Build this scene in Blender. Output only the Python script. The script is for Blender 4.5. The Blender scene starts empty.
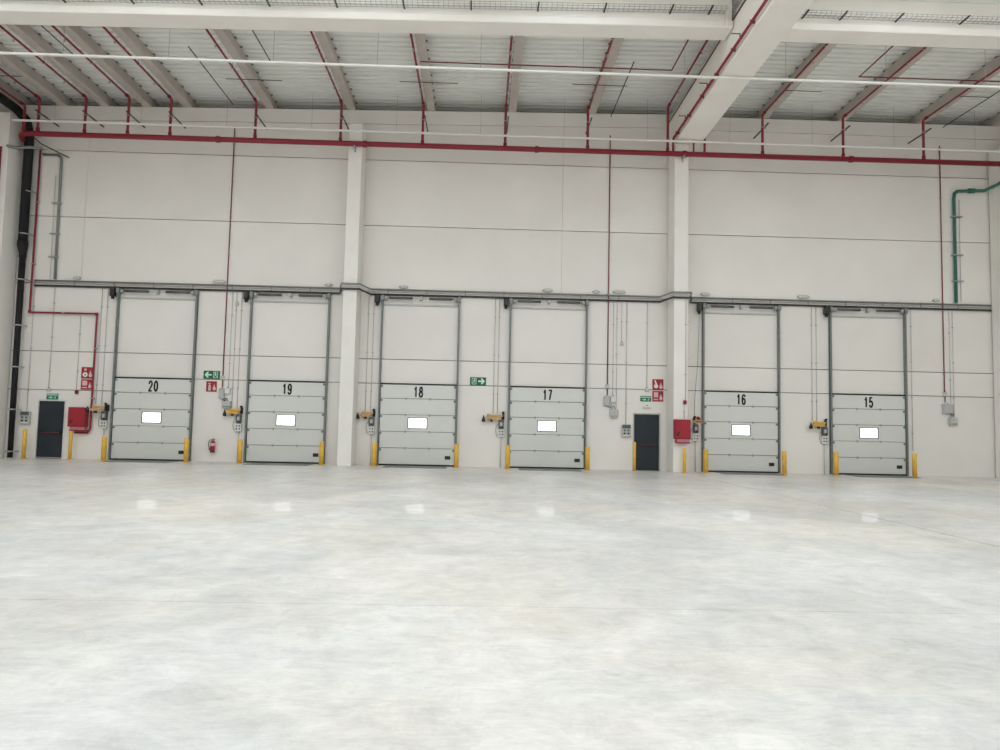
import bpy, bmesh, math, random
from mathutils import Vector, Matrix

random.seed(7)
scene = bpy.context.scene
COL = scene.collection

# ------------------------------------------------------------------ camera
CAM_H = 1.62
cam_data = bpy.data.cameras.new('camera')
cam = bpy.data.objects.new('camera', cam_data)
COL.objects.link(cam)
cam_data.sensor_width = 36.0
cam_data.lens = 26.11
cam_data.clip_end = 500
pitch, yaw, roll = math.radians(3.961), math.radians(1.464), math.radians(1.246)
fwd = Vector((math.sin(yaw) * math.cos(pitch), math.cos(yaw) * math.cos(pitch), math.sin(pitch)))
rgt = Vector((math.cos(yaw), -math.sin(yaw), 0))
upv = rgt.cross(fwd)
r2 = math.cos(roll) * rgt + math.sin(roll) * upv
u2 = -math.sin(roll) * rgt + math.cos(roll) * upv
cam.matrix_world = Matrix((
    (r2.x, u2.x, -fwd.x, 0), (r2.y, u2.y, -fwd.y, 0), (r2.z, u2.z, -fwd.z, CAM_H), (0, 0, 0, 1)))
scene.camera = cam

# ------------------------------------------------------------------ sky and exposure
world = bpy.data.worlds.new('overcast_sky')
scene.world = world
world.use_nodes = True
wbg = world.node_tree.nodes['Background']
wbg.inputs['Color'].default_value = (0.97, 0.985, 1.0, 1)
wbg.inputs['Strength'].default_value = 5.0
scene.view_settings.view_transform = 'Standard'
scene.view_settings.look = 'None'
scene.view_settings.exposure = -0.54
scene.view_settings.gamma = 1.0
scene.view_settings.use_curve_mapping = False
scene.cycles.max_bounces = 10
scene.cycles.diffuse_bounces = 8
scene.cycles.glossy_bounces = 4
scene.cycles.use_denoising = True

# hall dimensions (metres): the camera stands at the origin, the dock wall is at Y = 28
WALL_Y = 28.0
XL, XR = -18.45, 20.95
REAR_Y = -30.0
SLOPE = 0.0186


def zp(x):
    """underside of the roof purlins (the roof falls gently to one side of the girder)"""
    return 14.12 - SLOPE * (7.7 - x) if x < 7.7 else 14.07


def zd(x):
    return zp(x) + 0.45


# skylight strips added out of view to light the hall: X ranges, running along Y
SKY_X = [(-17.0, -14.0), (-11.0, -8.0), (-5.0, -2.0), (1.0, 4.0), (10.2, 13.2), (16.4, 19.4)]
SKY_Y = (-24.0, 19.0)
for (a, b) in SKY_X:
    ld = bpy.data.lights.new('added_skylight_portal', 'AREA')  # portal for sky light through an added roof opening
    ld.shape = 'RECTANGLE'
    ld.size = b - a
    ld.size_y = SKY_Y[1] - SKY_Y[0]
    ld.cycles.is_portal = True
    lo = bpy.data.objects.new('added_skylight_portal', ld)
    lo.location = ((a + b) / 2, (SKY_Y[0] + SKY_Y[1]) / 2, zd((a + b) / 2) + 0.1)
    COL.objects.link(lo)


# ------------------------------------------------------------------ materials
def new_mat(name):
    m = bpy.data.materials.new(name)
    m.use_nodes = True
    nt = m.node_tree
    b = nt.nodes['Principled BSDF']
    return m, nt, b


def mat(name, col, rough=0.6, metal=0.0, var=0.06, scale=3.0, bump=0.0, bscale=40.0, rnd=0.0, coat=0.0):
    """plain painted / plastic / metal surface with a little cloudy variation"""
    m, nt, b = new_mat(name)
    N, L = nt.nodes, nt.links
    b.inputs['Roughness'].default_value = rough
    b.inputs['Metallic'].default_value = metal
    if coat:
        b.inputs['Coat Weight'].default_value = coat
    tc = N.new('ShaderNodeTexCoord')
    geo = N.new('ShaderNodeNewGeometry')
    noi = N.new('ShaderNodeTexNoise')
    noi.inputs['Scale'].default_value = scale
    noi.inputs['Detail'].default_value = 5
    L.new(geo.outputs['Position'], noi.inputs['Vector'])
    ramp = N.new('ShaderNodeValToRGB')
    ramp.color_ramp.elements[0].position = 0.3
    ramp.color_ramp.elements[1].position = 0.7
    d = 1 - var
    ramp.color_ramp.elements[0].color = (col[0] * d, col[1] * d, col[2] * d, 1)
    ramp.color_ramp.elements[1].color = (min(1, col[0] * (1 + var)), min(1, col[1] * (1 + var)), min(1, col[2] * (1 + var)), 1)
    L.new(noi.outputs['Fac'], ramp.inputs['Fac'])
    out = ramp.outputs['Color']
    if rnd:
        oi = N.new('ShaderNodeObjectInfo')
        mr = N.new('ShaderNodeMapRange')
        mr.inputs['To Min'].default_value = 1 - rnd
        mr.inputs['To Max'].default_value = 1 + rnd
        L.new(oi.outputs['Random'], mr.inputs['Value'])
        mx = N.new('ShaderNodeMix')
        mx.data_type = 'RGBA'
        mx.blend_type = 'MULTIPLY'
        mx.inputs[0].default_value = 1
        L.new(out, mx.inputs[6])
        L.new(mr.outputs['Result'], mx.inputs[7])
        out = mx.outputs[2]
    L.new(out, b.inputs['Base Color'])
    if bump:
        n2 = N.new('ShaderNodeTexNoise')
        n2.inputs['Scale'].default_value = bscale
        n2.inputs['Detail'].default_value = 3
        L.new(geo.outputs['Position'], n2.inputs['Vector'])
        bp = N.new('ShaderNodeBump')
        bp.inputs['Strength'].default_value = bump
        bp.inputs['Distance'].default_value = 0.01
        L.new(n2.outputs['Fac'], bp.inputs['Height'])
        L.new(bp.outputs['Normal'], b.inputs['Normal'])
    return m


def floor_mat():
    """power-floated, polished concrete: cloudy pale grey with warm and bluish patches, trowel streaks"""
    m, nt, b = new_mat('polished_concrete')
    N, L = nt.nodes, nt.links
    geo = N.new('ShaderNodeNewGeometry')

    def noise(scale, detail, stretch=(1, 1, 1), rough=0.55, dist=0.0):
        mp = N.new('ShaderNodeMapping')
        mp.inputs['Scale'].default_value = stretch
        L.new(geo.outputs['Position'], mp.inputs['Vector'])
        n = N.new('ShaderNodeTexNoise')
        n.inputs['Scale'].default_value = scale
        n.inputs['Detail'].default_value = detail
        n.inputs['Roughness'].default_value = rough
        n.inputs['Distortion'].default_value = dist
        L.new(mp.outputs['Vector'], n.inputs['Vector'])
        return n.outputs['Fac']

    def ramp(fac, p0, c0, p1, c1):
        r = N.new('ShaderNodeValToRGB')
        r.color_ramp.elements[0].position = p0
        r.color_ramp.elements[1].position = p1
        r.color_ramp.elements[0].color = (*c0, 1)
        r.color_ramp.elements[1].color = (*c1, 1)
        L.new(fac, r.inputs['Fac'])
        return r.outputs['Color']

    def mix(a, c, fac, blend='MIX'):
        x = N.new('ShaderNodeMix')
        x.data_type = 'RGBA'
        x.blend_type = blend
        L.new(a, x.inputs[6])
        L.new(c, x.inputs[7])
        if isinstance(fac, float):
            x.inputs[0].default_value = fac
        else:
            L.new(fac, x.inputs[0])
        return x.outputs[2]

    base = ramp(noise(0.33, 7, (1, 0.75, 1), 0.62, 0.6), 0.38, (0.595, 0.595, 0.595), 0.62, (0.765, 0.755, 0.745))
    warm = ramp(noise(0.21, 5, (1, 0.9, 1), 0.6, 0.4), 0.44, (1, 1, 1), 0.62, (1.03, 0.98, 0.91))
    c = mix(base, warm, 1.0, 'MULTIPLY')
    fine = ramp(noise(2.6, 10, (0.8, 0.8, 1), 0.78, 0.5), 0.36, (0.85, 0.85, 0.855), 0.60, (1.07, 1.065, 1.055))
    c = mix(c, fine, 1.0, 'MULTIPLY')
    streak = ramp(noise(5.5, 8, (0.45, 1.6, 1), 0.75, 2.0), 0.38, (0.90, 0.90, 0.90), 0.58, (1.05, 1.05, 1.05))
    c = mix(c, streak, 0.8, 'MULTIPLY')
    speck = ramp(noise(26.0, 3, (1, 1, 1), 0.5), 0.30, (0.9, 0.9, 0.9), 0.40, (1, 1, 1))
    c = mix(c, speck, 0.6, 'MULTIPLY')
    L.new(c, b.inputs['Base Color'])
    rr = N.new('ShaderNodeMapRange')
    rr.inputs['To Min'].default_value = 0.32
    rr.inputs['To Max'].default_value = 0.46
    L.new(noise(0.8, 5, (1, 1, 1), 0.6), rr.inputs['Value'])
    L.new(rr.outputs['Result'], b.inputs['Roughness'])
    b.inputs['IOR'].default_value = 1.40
    b.inputs['Coat Weight'].default_value = 0.075
    b.inputs['Coat Roughness'].default_value = 0.02
    b.inputs['Coat IOR'].default_value = 1.35
    return m


def glass_mat():
    m, nt, b = new_mat('clear_roof_glazing')
    nt.nodes.remove(b)
    t = nt.nodes.new('ShaderNodeBsdfTransparent')
    t.inputs['Color'].default_value = (0.93, 0.95, 0.95, 1)
    nt.links.new(t.outputs[0], nt.nodes['Material Output'].inputs[0])
    return m


def pane_mat():
    """milky acrylic door light with full daylight behind it"""
    m, nt, b = new_mat('daylit_acrylic')
    b.inputs['Base Color'].default_value = (0.9, 0.9, 0.9, 1)
    b.inputs['Roughness'].default_value = 0.25
    b.inputs['Emission Color'].default_value = (1, 1, 1, 1)
    b.inputs['Emission Strength'].default_value = 5.0
    return m


M = {}
M['floor'] = floor_mat()
M['joint'] = mat('joint_filler', (0.13, 0.125, 0.115), 0.8)
M['wall'] = mat('painted_precast_panel', (0.80, 0.77, 0.735), 0.75, var=0.035, scale=0.5, bump=0.15, bscale=9, rnd=0.02)
M['backing'] = mat('panel_joint_shadow', (0.30, 0.30, 0.29), 0.9)
M['column'] = mat('painted_column', (0.83, 0.805, 0.77), 0.7, var=0.03, scale=1.2, bump=0.1)
M['girder'] = mat('precast_girder', (0.88, 0.845, 0.80), 0.75, var=0.04, scale=0.8, bump=0.15)
M['purlin'] = mat('grey_precast_purlin', (0.54, 0.49, 0.45), 0.8, var=0.07, scale=2.0, bump=0.2)
M['deck'] = mat('galvanised_roof_deck', (0.87, 0.88, 0.85), 0.5, 0.0, var=0.03, scale=0.8)
M['glazing'] = glass_mat()
M['red'] = mat('red_pipe_paint', (0.25, 0.014, 0.030), 0.45, var=0.08, scale=6)
M['redbox'] = mat('red_cabinet_enamel', (0.34, 0.010, 0.024), 0.45, var=0.06, scale=6)
M['darkred'] = mat('dark_red_conduit', (0.20, 0.035, 0.04), 0.5)
M['signred'] = mat('sign_red', (0.34, 0.012, 0.022), 0.5)
M['signgreen'] = mat('sign_green', (0.0, 0.115, 0.045), 0.5)
M['exitgreen'] = mat('exit_sign_green', (0.02, 0.19, 0.105), 0.5)
M['print'] = mat('sign_white_print', (0.78, 0.80, 0.78), 0.6)
M['printgreen'] = mat('sign_pale_green_print', (0.62, 0.80, 0.70), 0.6)
M['printpink'] = mat('sign_faded_print', (0.70, 0.50, 0.52), 0.6)
M['yellow'] = mat('yellow_bollard_paint', (0.82, 0.49, 0.06), 0.5, var=0.10, scale=7)
M['yarm'] = mat('yellow_lamp_arm', (0.68, 0.40, 0.06), 0.5, var=0.08, scale=9)
M['tan'] = mat('ochre_lamp_arm', (0.56, 0.36, 0.17), 0.55, var=0.08, scale=9)
M['door'] = mat('white_sandwich_panel', (0.68, 0.69, 0.665), 0.5, var=0.02, scale=1.0, bump=0.05, bscale=60)
M['seam'] = mat('grey_seam', (0.30, 0.31, 0.31), 0.7)
M['rail'] = mat('galvanised_rail', (0.23, 0.25, 0.245), 0.45, 0.35, var=0.1, scale=8)
M['steel'] = mat('zinc_steel', (0.40, 0.41, 0.41), 0.4, 0.5, var=0.1, scale=8)
M['rubber'] = mat('black_rubber', (0.014, 0.014, 0.015), 0.6)
M['black'] = mat('black_plastic', (0.018, 0.018, 0.02), 0.4)
M['blackpipe'] = mat('black_drain_pipe', (0.006, 0.0065, 0.0075), 0.75)
M['anthracite'] = mat('anthracite_door_paint', (0.012, 0.019, 0.028), 0.6)
M['white'] = mat('white_plastic', (0.70, 0.70, 0.68), 0.45, var=0.03)
M['trunk'] = mat('white_trunking_enamel', (0.84, 0.83, 0.81), 0.4, var=0.02)
M['greybox'] = mat('light_grey_enclosure', (0.46, 0.47, 0.465), 0.5, var=0.04)
M['darkgrey'] = mat('dark_grey_plastic', (0.09, 0.10, 0.10), 0.5)
M['conduit'] = mat('pale_grey_conduit', (0.56, 0.555, 0.54), 0.5, var=0.04)
M['cable'] = mat('dark_cable', (0.05, 0.05, 0.05), 0.55)
M['tray'] = mat('wire_cable_tray', (0.30, 0.31, 0.305), 0.45, 0.3)
M['teal'] = mat('green_duct_pipe', (0.03, 0.15, 0.12), 0.4)
M['leveller'] = mat('dock_leveller_plate', (0.16, 0.165, 0.165), 0.42, 0.3, var=0.12, scale=5)
M['plinth'] = mat('faded_pink_plinth', (0.42, 0.20, 0.21), 0.6)
M['pane'] = pane_mat()
M['ink'] = mat('black_numeral_vinyl', (0.012, 0.012, 0.013), 0.5)


# ------------------------------------------------------------------ mesh helpers
class MB:
    def __init__(self):
        self.v, self.f, self.s = [], [], []

    def face(self, idx, smooth=False):
        self.f.append(tuple(idx))
        self.s.append(smooth)

    def box(self, x0, x1, y0, y1, z0, z1, ch=0.0):
        if x0 > x1: x0, x1 = x1, x0
        if y0 > y1: y0, y1 = y1, y0
        if z0 > z1: z0, z1 = z1, z0
        if ch <= 0:
            b = len(self.v)
            self.v += [(x, y, z) for z in (z0, z1) for y in (y0, y1) for x in (x0, x1)]
            for q in ((0, 2, 3, 1), (4, 5, 7, 6), (0, 1, 5, 4), (2, 6, 7, 3), (0, 4, 6, 2), (1, 3, 7, 5)):
                self.face([b + i for i in q])
            return self
        # chamfered box: three shrunken rectangles per corner
        b = len(self.v)
        idx = {}
        for sx in (0, 1):
            for sy in (0, 1):
                for sz in (0, 1):
                    X, Y, Z = (x0, x1)[sx], (y0, y1)[sy], (z0, z1)[sz]
                    ix, iy, iz = X + (ch if sx == 0 else -ch), Y + (ch if sy == 0 else -ch), Z + (ch if sz == 0 else -ch)
                    for ax, p in enumerate(((X, iy, iz), (ix, Y, iz), (ix, iy, Z))):
                        idx[(sx, sy, sz, ax)] = len(self.v)
                        self.v.append(p)
        I = lambda sx, sy, sz, ax: idx[(sx, sy, sz, ax)]
        for s in (0, 1):
            q = [I(s, 0, 0, 0), I(s, 1, 0, 0), I(s, 1, 1, 0), I(s, 0, 1, 0)]
            self.face(q if s else q[::-1])
            q = [I(0, s, 0, 1), I(0, s, 1, 1), I(1, s, 1, 1), I(1, s, 0, 1)]
            self.face(q if s else q[::-1])
            q = [I(0, 0, s, 2), I(1, 0, s, 2), I(1, 1, s, 2), I(0, 1, s, 2)]
            self.face(q if s else q[::-1])
        for a in (0, 1):
            for c in (0, 1):
                self.face([I(0, a, c, 1), I(1, a, c, 1), I(1, a, c, 2), I(0, a, c, 2)])
                self.face([I(a, 0, c, 0), I(a, 1, c, 0), I(a, 1, c, 2), I(a, 0, c, 2)])
                self.face([I(a, c, 0, 0), I(a, c, 1, 0), I(a, c, 1, 1), I(a, c, 0, 1)])
        for sx in (0, 1):
            for sy in (0, 1):
                for sz in (0, 1):
                    self.face([I(sx, sy, sz, 0), I(sx, sy, sz, 1), I(sx, sy, sz, 2)])
        return self

    def prism(self, pts, axis, a, b):
        """extrude a 2-D polygon along an axis: 'y' takes (x, z), 'x' takes (y, z), 'z' takes (x, y)"""
        n = len(pts)
        base = len(self.v)
        for t in (a, b):
            for (p, q) in pts:
                self.v.append({'y': (p, t, q), 'x': (t, p, q), 'z': (p, q, t)}[axis])
        self.face([base + i for i in range(n)][::-1])
        self.face([base + n + i for i in range(n)])
        for i in range(n):
            j = (i + 1) % n
            self.face([base + i, base + j, base + n + j, base + n + i])
        return self

    def tube(self, pts, r, n=8, caps=True):
        """swept round tube with mitred corners; r may be a list"""
        P = [Vector(p) for p in pts]
        m = len(P)
        R = r if isinstance(r, (list, tuple)) else [r] * m
        dirs = [(P[i + 1] - P[i]).normalized() for i in range(m - 1)]
        T = [dirs[0]] + [(dirs[i - 1] + dirs[i]).normalized() for i in range(1, m - 1)] + [dirs[-1]]
        ref = Vector((0, 0, 1)) if abs(dirs[0].z) < 0.9 else Vector((1, 0, 0))
        u = (ref - dirs[0] * ref.dot(dirs[0])).normalized()
        base = len(self.v)
        for i in range(m):
            if i > 0:
                ax = dirs[i - 1].cross(dirs[min(i, m - 2)])
                # transport the frame past the previous segment
                u = (u - dirs[i - 1] * u.dot(dirs[i - 1])).normalized()
            d = dirs[i - 1] if i > 0 else dirs[0]
            w = d.cross(u)
            tn = T[i]
            for k in range(n):
                ang = 2 * math.pi * k / n
                o = (u * math.cos(ang) + w * math.sin(ang)) * R[i]
                # slide along d onto the mitre plane
                t = -o.dot(tn) / max(0.25, d.dot(tn))
                self.v.append(tuple(P[i] + o + d * t))
            if 0 < i < m - 1:
                q = dirs[i - 1].rotation_difference(dirs[i])
                u = q @ u
        for i in range(m - 1):
            for k in range(n):
                k2 = (k + 1) % n
                a = base + i * n
                self.face([a + k, a + k2, a + n + k2, a + n + k], True)
        if caps:
            self.face([base + k for k in range(n)][::-1])
            self.face([base + (m - 1) * n + k for k in range(n)])
        return self

    def cyl(self, p, q, r, n=10, r2=None):
        return self.tube([p, q], [r, r if r2 is None else r2], n)

    def lathe(self, cx, cy, prof, n=14):
        """prof: list of (radius, z) from bottom to top"""
        base = len(self.v)
        for (r, z) in prof:
            for k in range(n):
                a = 2 * math.pi * k / n
                self.v.append((cx + r * math.cos(a), cy + r * math.sin(a), z))
        for i in range(len(prof) - 1):
            for k in range(n):
                k2 = (k + 1) % n
                self.face([base + i * n + k, base + i * n + k2, base + (i + 1) * n + k2, base + (i + 1) * n + k], True)
        self.face([base + k for k in range(n)][::-1])
        self.face([base + (len(prof) - 1) * n + k for k in range(n)])
        return self

    def disc_y(self, cx, cz, r, y0, y1, n=16):
        pts = [(cx + r * math.cos(2 * math.pi * k / n), cz + r * math.sin(2 * math.pi * k / n)) for k in range(n)]
        return self.prism(pts, 'y', y0, y1)

    def mesh(self, name, material, origin=(0, 0, 0)):
        me = bpy.data.meshes.new(name)
        ox, oy, oz = origin
        me.from_pydata([(x - ox, y - oy, z - oz) for (x, y, z) in self.v], [], self.f)
        me.polygons.foreach_set('use_smooth', self.s)
        bm = bmesh.new()
        bm.from_mesh(me)
        bmesh.ops.recalc_face_normals(bm, faces=bm.faces)
        bm.to_mesh(me)
        bm.free()
        me.materials.append(M[material])
        me.update()
        return me


def link(name, me, parent=None, loc=(0, 0, 0)):
    o = bpy.data.objects.new(name, me)
    COL.objects.link(o)
    o.location = loc
    if parent is not None:
        o.parent = parent
    return o


def wloc(o):
    p = Vector(o.location)
    while o.parent is not None:
        o = o.parent
        p += Vector(o.location)
    return p


WORDS = {'20': 'twenty', '19': 'nineteen', '18': 'eighteen', '17': 'seventeen', '16': 'sixteen', '15': 'fifteen'}


def tag(o, label=None, cat=None, group=None, kind=None):
    if label:
        o['label'] = ' '.join(WORDS.get(w.strip(','), w) + (',' if w.endswith(',') and w.strip(',') in WORDS else '') for w in label.split(' '))
    if cat: o['category'] = cat
    if group: o['group'] = group
    if kind: o['kind'] = kind
    return o


def thing(name, loc, label, cat, group=None, kind=None):
    o = bpy.data.objects.new(name, None)
    o.empty_display_size = 0.2
    COL.objects.link(o)
    o.location = loc
    return tag(o, label, cat, group, kind)


def part(name, mb, material, parent, label=None):
    """mb holds world coordinates"""
    o = link(name, mb.mesh(name, material, tuple(wloc(parent))), parent)
    if label: o['label'] = label
    return o


def solo(name, mb, material, label, cat, group=None, kind=None):
    """a thing that is one mesh; its origin goes to the middle of its base"""
    xs, ys, zs = zip(*mb.v)
    org = ((min(xs) + max(xs)) / 2, (min(ys) + max(ys)) / 2, min(zs))
    o = link(name, mb.mesh(name, material, org), None, org)
    return tag(o, label, cat, group, kind)


def copy_tree(o, parent=None):
    c = o.copy()
    COL.objects.link(c)
    c.parent = parent
    for ch in o.children:
        copy_tree(ch, c)
    return c


def arc(cx, cz, rx, rz, a0, a1, n=10):
    return [(cx + rx * math.cos(math.radians(a0 + (a1 - a0) * k / n)), cz + rz * math.sin(math.radians(a0 + (a1 - a0) * k / n))) for k in range(n + 1)]


# centre lines of the stencilled figures in a unit cell: x 0..1, z 0..1
DIGIT = {
    '0': [arc(.5, .5, .5, .5, 0, 360, 20)],
    '1': [[(.12, .74), (.42, .84), (.60, 1.0), (.60, 0)]],
    '2': [[(.02, .72)] + arc(.5, .72, .46, .28, 170, -30, 9) + [(.02, 0), (1, 0)]],
    '5': [[(.92, 1), (.16, 1), (.06, .52)] + arc(.48, .32, .50, .32, 130, -165, 12)],
    '6': [[(.95, .80)] + arc(.52, .70, .46, .30, 30, 170, 8) + [(.03, .45), (.03, .32)], arc(.5, .30, .47, .30, 0, 360, 16)],
    '7': [[(.02, 1), (.98, 1), (.60, .45), (.42, 0)]],
    '8': [arc(.5, .76, .40, .24, 0, 360, 16), arc(.5, .27, .48, .27, 0, 360, 16)],
    '9': [[(.05, .20)] + arc(.48, .30, .46, .30, 210, 350, 8) + [(.97, .55), (.97, .68)], arc(.5, .70, .47, .30, 0, 360, 16)],
}


def text_mesh(body, height, width, stroke, thick):
    """bold condensed figures: flat strokes along the centre lines"""
    mb = MB()
    h, w = height - stroke, width - stroke
    step = width * 1.16
    x0 = -step * (len(body) - 1) / 2 - w / 2
    for i, ch in enumerate(body):
        for path in DIGIT[ch]:
            P = [Vector((x0 + i * step + p * w, 0, (q - .5) * h)) for (p, q) in path]
            for a, b in zip(P, P[1:]):
                d = (b - a).normalized()
                nrm = Vector((-d.z, 0, d.x)) * stroke / 2
                mb.prism([(v.x, v.z) for v in (a - nrm, b - nrm, b + nrm, a + nrm)], 'y', -thick, 0)
            for v in P[1:-1]:
                mb.disc_y(v.x, v.z, stroke / 2, -thick, 0, 8)
    return mb.mesh('numeral', 'ink')


# ------------------------------------------------------------------ floor
fl = solo('floor', MB().box(XL - 0.2, XR + 0.2, REAR_Y - 0.2, 29.4, -0.35, -0.006), 'joint',
          'pale polished concrete warehouse floor with fine saw-cut joints', None, kind='structure')
JX, JY = [XL - 0.2, 7.65, XR + 0.2], [REAR_Y - 0.2, -9.0, 6.62, 28.9]
for i in range(2):
    for j in range(3):
        g, gy = 0.014, 0.004
        part('floor_slab', MB().box(JX[i] + g, JX[i + 1] - g, JY[j] + gy, JY[j + 1] - gy, -0.2, 0.0), 'floor', fl)

# ------------------------------------------------------------------ dock wall: precast panels with open joints
wall = solo('wall_back', MB().box(XL - 0.2, XR + 0.2, 28.12, 28.4, 0.0, 13.3), 'backing',
            'white precast panel wall holding the row of numbered dock doors', None, kind='structure')
G = 0.014
DOOR_X = {20: (-13.98, -10.98), 19: (-8.92, -5.92), 18: (-3.90, -0.92), 17: (1.06, 4.06), 16: (8.60, 11.61), 15: (13.62, 16.63)}
PD = {1: (-16.76, -15.79, 2.17), 2: (5.95, 6.93, 2.16)}
PY0, PY1 = WALL_Y, WALL_Y + 0.14
BAY = [XL - 0.2, -5.0, 7.48, XR + 0.2]


def panel(x0, x1, z0, z1, z1b=None, notch=None, g=G):
    """one precast panel; z1b is the top at x1 where the top edge slopes; notch = (x0, x1, z) door cut-out from below"""
    x0, x1, z0 = x0 + g * 0.3, x1 - g * 0.3, z0 + (g if z0 > 0.01 else 0)
    za = z1 - g
    zb = (z1 if z1b is None else z1b) - g
    if notch:
        a, b, zt = notch
        pts = [(x0, z0), (a, z0), (a, zt), (b, zt), (b, z0), (x1, z0), (x1, zb), (x0, za)]
        mb = MB()
        # notch built as three abutting blocks in one mesh keeps the faces simple
        mb.prism(pts, 'y', PY0, PY1)
    else:
        mb = MB().prism([(x0, z0), (x1, z0), (x1, zb), (x0, za)], 'y', PY0, PY1)
    return part('wall_panel', mb, 'wall', wall)


# low row, between the dock openings
p1, p2 = PD[1], PD[2]
panel(BAY[0], -13.93, 0, 2.60, notch=(p1[0] - 0.05, p1[1] + 0.05, p1[2] + 0.05))
panel(BAY[0], -13.93, 2.60, 4.07)
panel(-11.03, -8.87, 0, 3.13)
panel(-5.97, BAY[1], 0, 3.13)
panel(BAY[1], -3.85, 0, 3.13)
panel(-0.97, 1.11, 0, 3.13)
panel(4.01, BAY[2], 0, 3.13, notch=(p2[0] - 0.05, p2[1] + 0.05, p2[2] + 0.05))
panel(BAY[2], 8.65, 0, 3.13)
panel(11.56, 13.67, 0, 3.13)
panel(16.58, BAY[3], 0, 3.13)
# lintel row and the tall rows above
panel(-13.93, BAY[1], 3.13, 4.07)
panel(BAY[1], BAY[2], 3.13, 4.07)
panel(BAY[2], BAY[3], 3.13, 4.07)
ROWS = [(4.07, 6.69), (6.69, 9.30), (9.30, 11.92)]
for (a, b) in ROWS:
    for x0, x1 in ((BAY[0], -15.48), (-15.48, BAY[1]), (BAY[1], 3.04), (3.04, BAY[2]), (BAY[2], BAY[3])):
        if a < 5 and x1 < -15:
            continue
        if a < 5 and x0 < -15:
            panel(BAY[0], x1, a, b)
        elif a < 5 and abs(x1 - 3.04) < 0.01:
            panel(BAY[1], BAY[2], a, b)
        elif a < 5 and abs(x0 - 3.04) < 0.01:
            continue
        else:
            panel(x0, x1, a, b)
ZL = lambda x: zp(x) - 0.53
for x0, x1 in ((BAY[0], -15.48), (-15.48, BAY[1]), (BAY[1], 3.04), (3.04, BAY[2])):
    panel(x0, x1, 11.92, ZL(x0), ZL(x1))
panel(BAY[2], BAY[3], 11.92, ZL(10), ZL(10))
# deep head beam on top of the wall, under the purlins
mb = MB().prism([(XL - 0.2, ZL(XL)), (7.48, ZL(7.48)), (7.48, zp(7.48)), (XL - 0.2, zp(XL))], 'y', 27.93, 29.25)
part('head_beam', mb, 'wall', wall)
mb = MB().box(7.48, XR + 0.2, 27.93, 29.25, ZL(10), zp(10))
part('head_beam', mb, 'wall', wall)
for a, b in ((XL - 0.45, XL - 0.2), (XR + 0.2, XR + 0.45)):
    part('parapet', MB().box(a, b, 27.9, 29.5, 12.8, 15.6), 'wall', wall)
part('parapet', MB().box(XL - 0.2, XR + 0.2, 29.25, 29.5, 13.0, 15.6), 'wall', wall)

# side and rear walls
solo('wall_left', MB().box(XL - 0.2, XL, REAR_Y, 28.0, 0, 15.2), 'wall', 'plain white side wall behind the black downpipe corner', None, kind='structure')
solo('wall_right', MB().box(XR, XR + 0.2, REAR_Y, 28.0, 0, 15.2), 'wall', 'plain white side wall beyond the green pipe corner', None, kind='structure')
solo('wall_rear', MB().box(XL - 0.2, XR + 0.2, REAR_Y - 0.2, REAR_Y, 0, 15.2), 'wall', 'plain white wall closing the far end of the hall', None, kind='structure')


# ------------------------------------------------------------------ roof deck: trapezoidal sheet, ribs along X
def deck_piece(x0, x1, y0, y1, pitch=0.30, dep=0.15):
    """closed ribbed sheet between x0 and x1; the underside follows the roof fall"""
    prof = []
    n = max(1, int(round((y1 - y0) / pitch)))
    p = (y1 - y0) / n
    for i in range(n):
        y = y0 + i * p
        prof += [(y, dep), (y + p * 0.30, dep), (y + p * 0.36, 0.0), (y + p * 0.94, 0.0)]
    prof.append((y1, dep))
    mb = MB()
    m = len(prof)
    for x in (x0, x1):
        for (y, d) in prof:
            mb.v.append((x, y, zd(min(x, 7.699) if x0 < 7.6 else 8) + d))
    for x in (x0, x1):
        z = zd(min(x, 7.699) if x0 < 7.6 else 8) + 0.22
        mb.v += [(x, y0, z), (x, y1, z)]
    for i in range(m - 1):
        mb.face([i, i + 1, m + i + 1, m + i])
    t = 2 * m
    mb.face([t, t + 2, t + 3, t + 1])
    mb.face([0, m, t + 2, t])
    mb.face([m - 1, t + 1, t + 3, 2 * m - 1])
    mb.face(list(range(m)) + [t + 1, t])
    mb.face(list(range(m, 2 * m))[::-1] + [t + 2, t + 3])
    return mb


ceil = solo('ceiling', deck_piece(XL - 0.2, 7.7, SKY_Y[1], 29.3), 'deck',
            'ribbed light grey metal roof deck above the purlins', None, kind='structure')
part('roof_sheet', deck_piece(7.7, XR + 0.2, SKY_Y[1], 29.3), 'deck', ceil)
xs = [XL - 0.2] + [v for ab in SKY_X for v in ab] + [XR + 0.2]
for i in range(0, len(xs), 2):
    a, b = xs[i], xs[i + 1]
    if a < 7.7 < b:
        part('roof_sheet', deck_piece(a, 7.7, SKY_Y[0], SKY_Y[1], 0.9), 'deck', ceil)
        part('roof_sheet', deck_piece(7.7, b, SKY_Y[0], SKY_Y[1], 0.9), 'deck', ceil)
    else:
        part('roof_sheet', deck_piece(a, b, SKY_Y[0], SKY_Y[1], 0.9), 'deck', ceil)
part('roof_sheet', deck_piece(XL - 0.2, 7.7, REAR_Y - 0.2, SKY_Y[0], 0.9), 'deck', ceil)
part('roof_sheet', deck_piece(7.7, XR + 0.2, REAR_Y - 0.2, SKY_Y[0], 0.9), 'deck', ceil)
for (a, b) in SKY_X:
    part('added_skylight_pane', MB().box(a - 0.1, b + 0.1, SKY_Y[0] - 0.1, SKY_Y[1] + 0.1, zd(b) + 0.26, zd(b) + 0.28), 'glazing', ceil)  # panes over the added, unseen skylight openings

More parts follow.
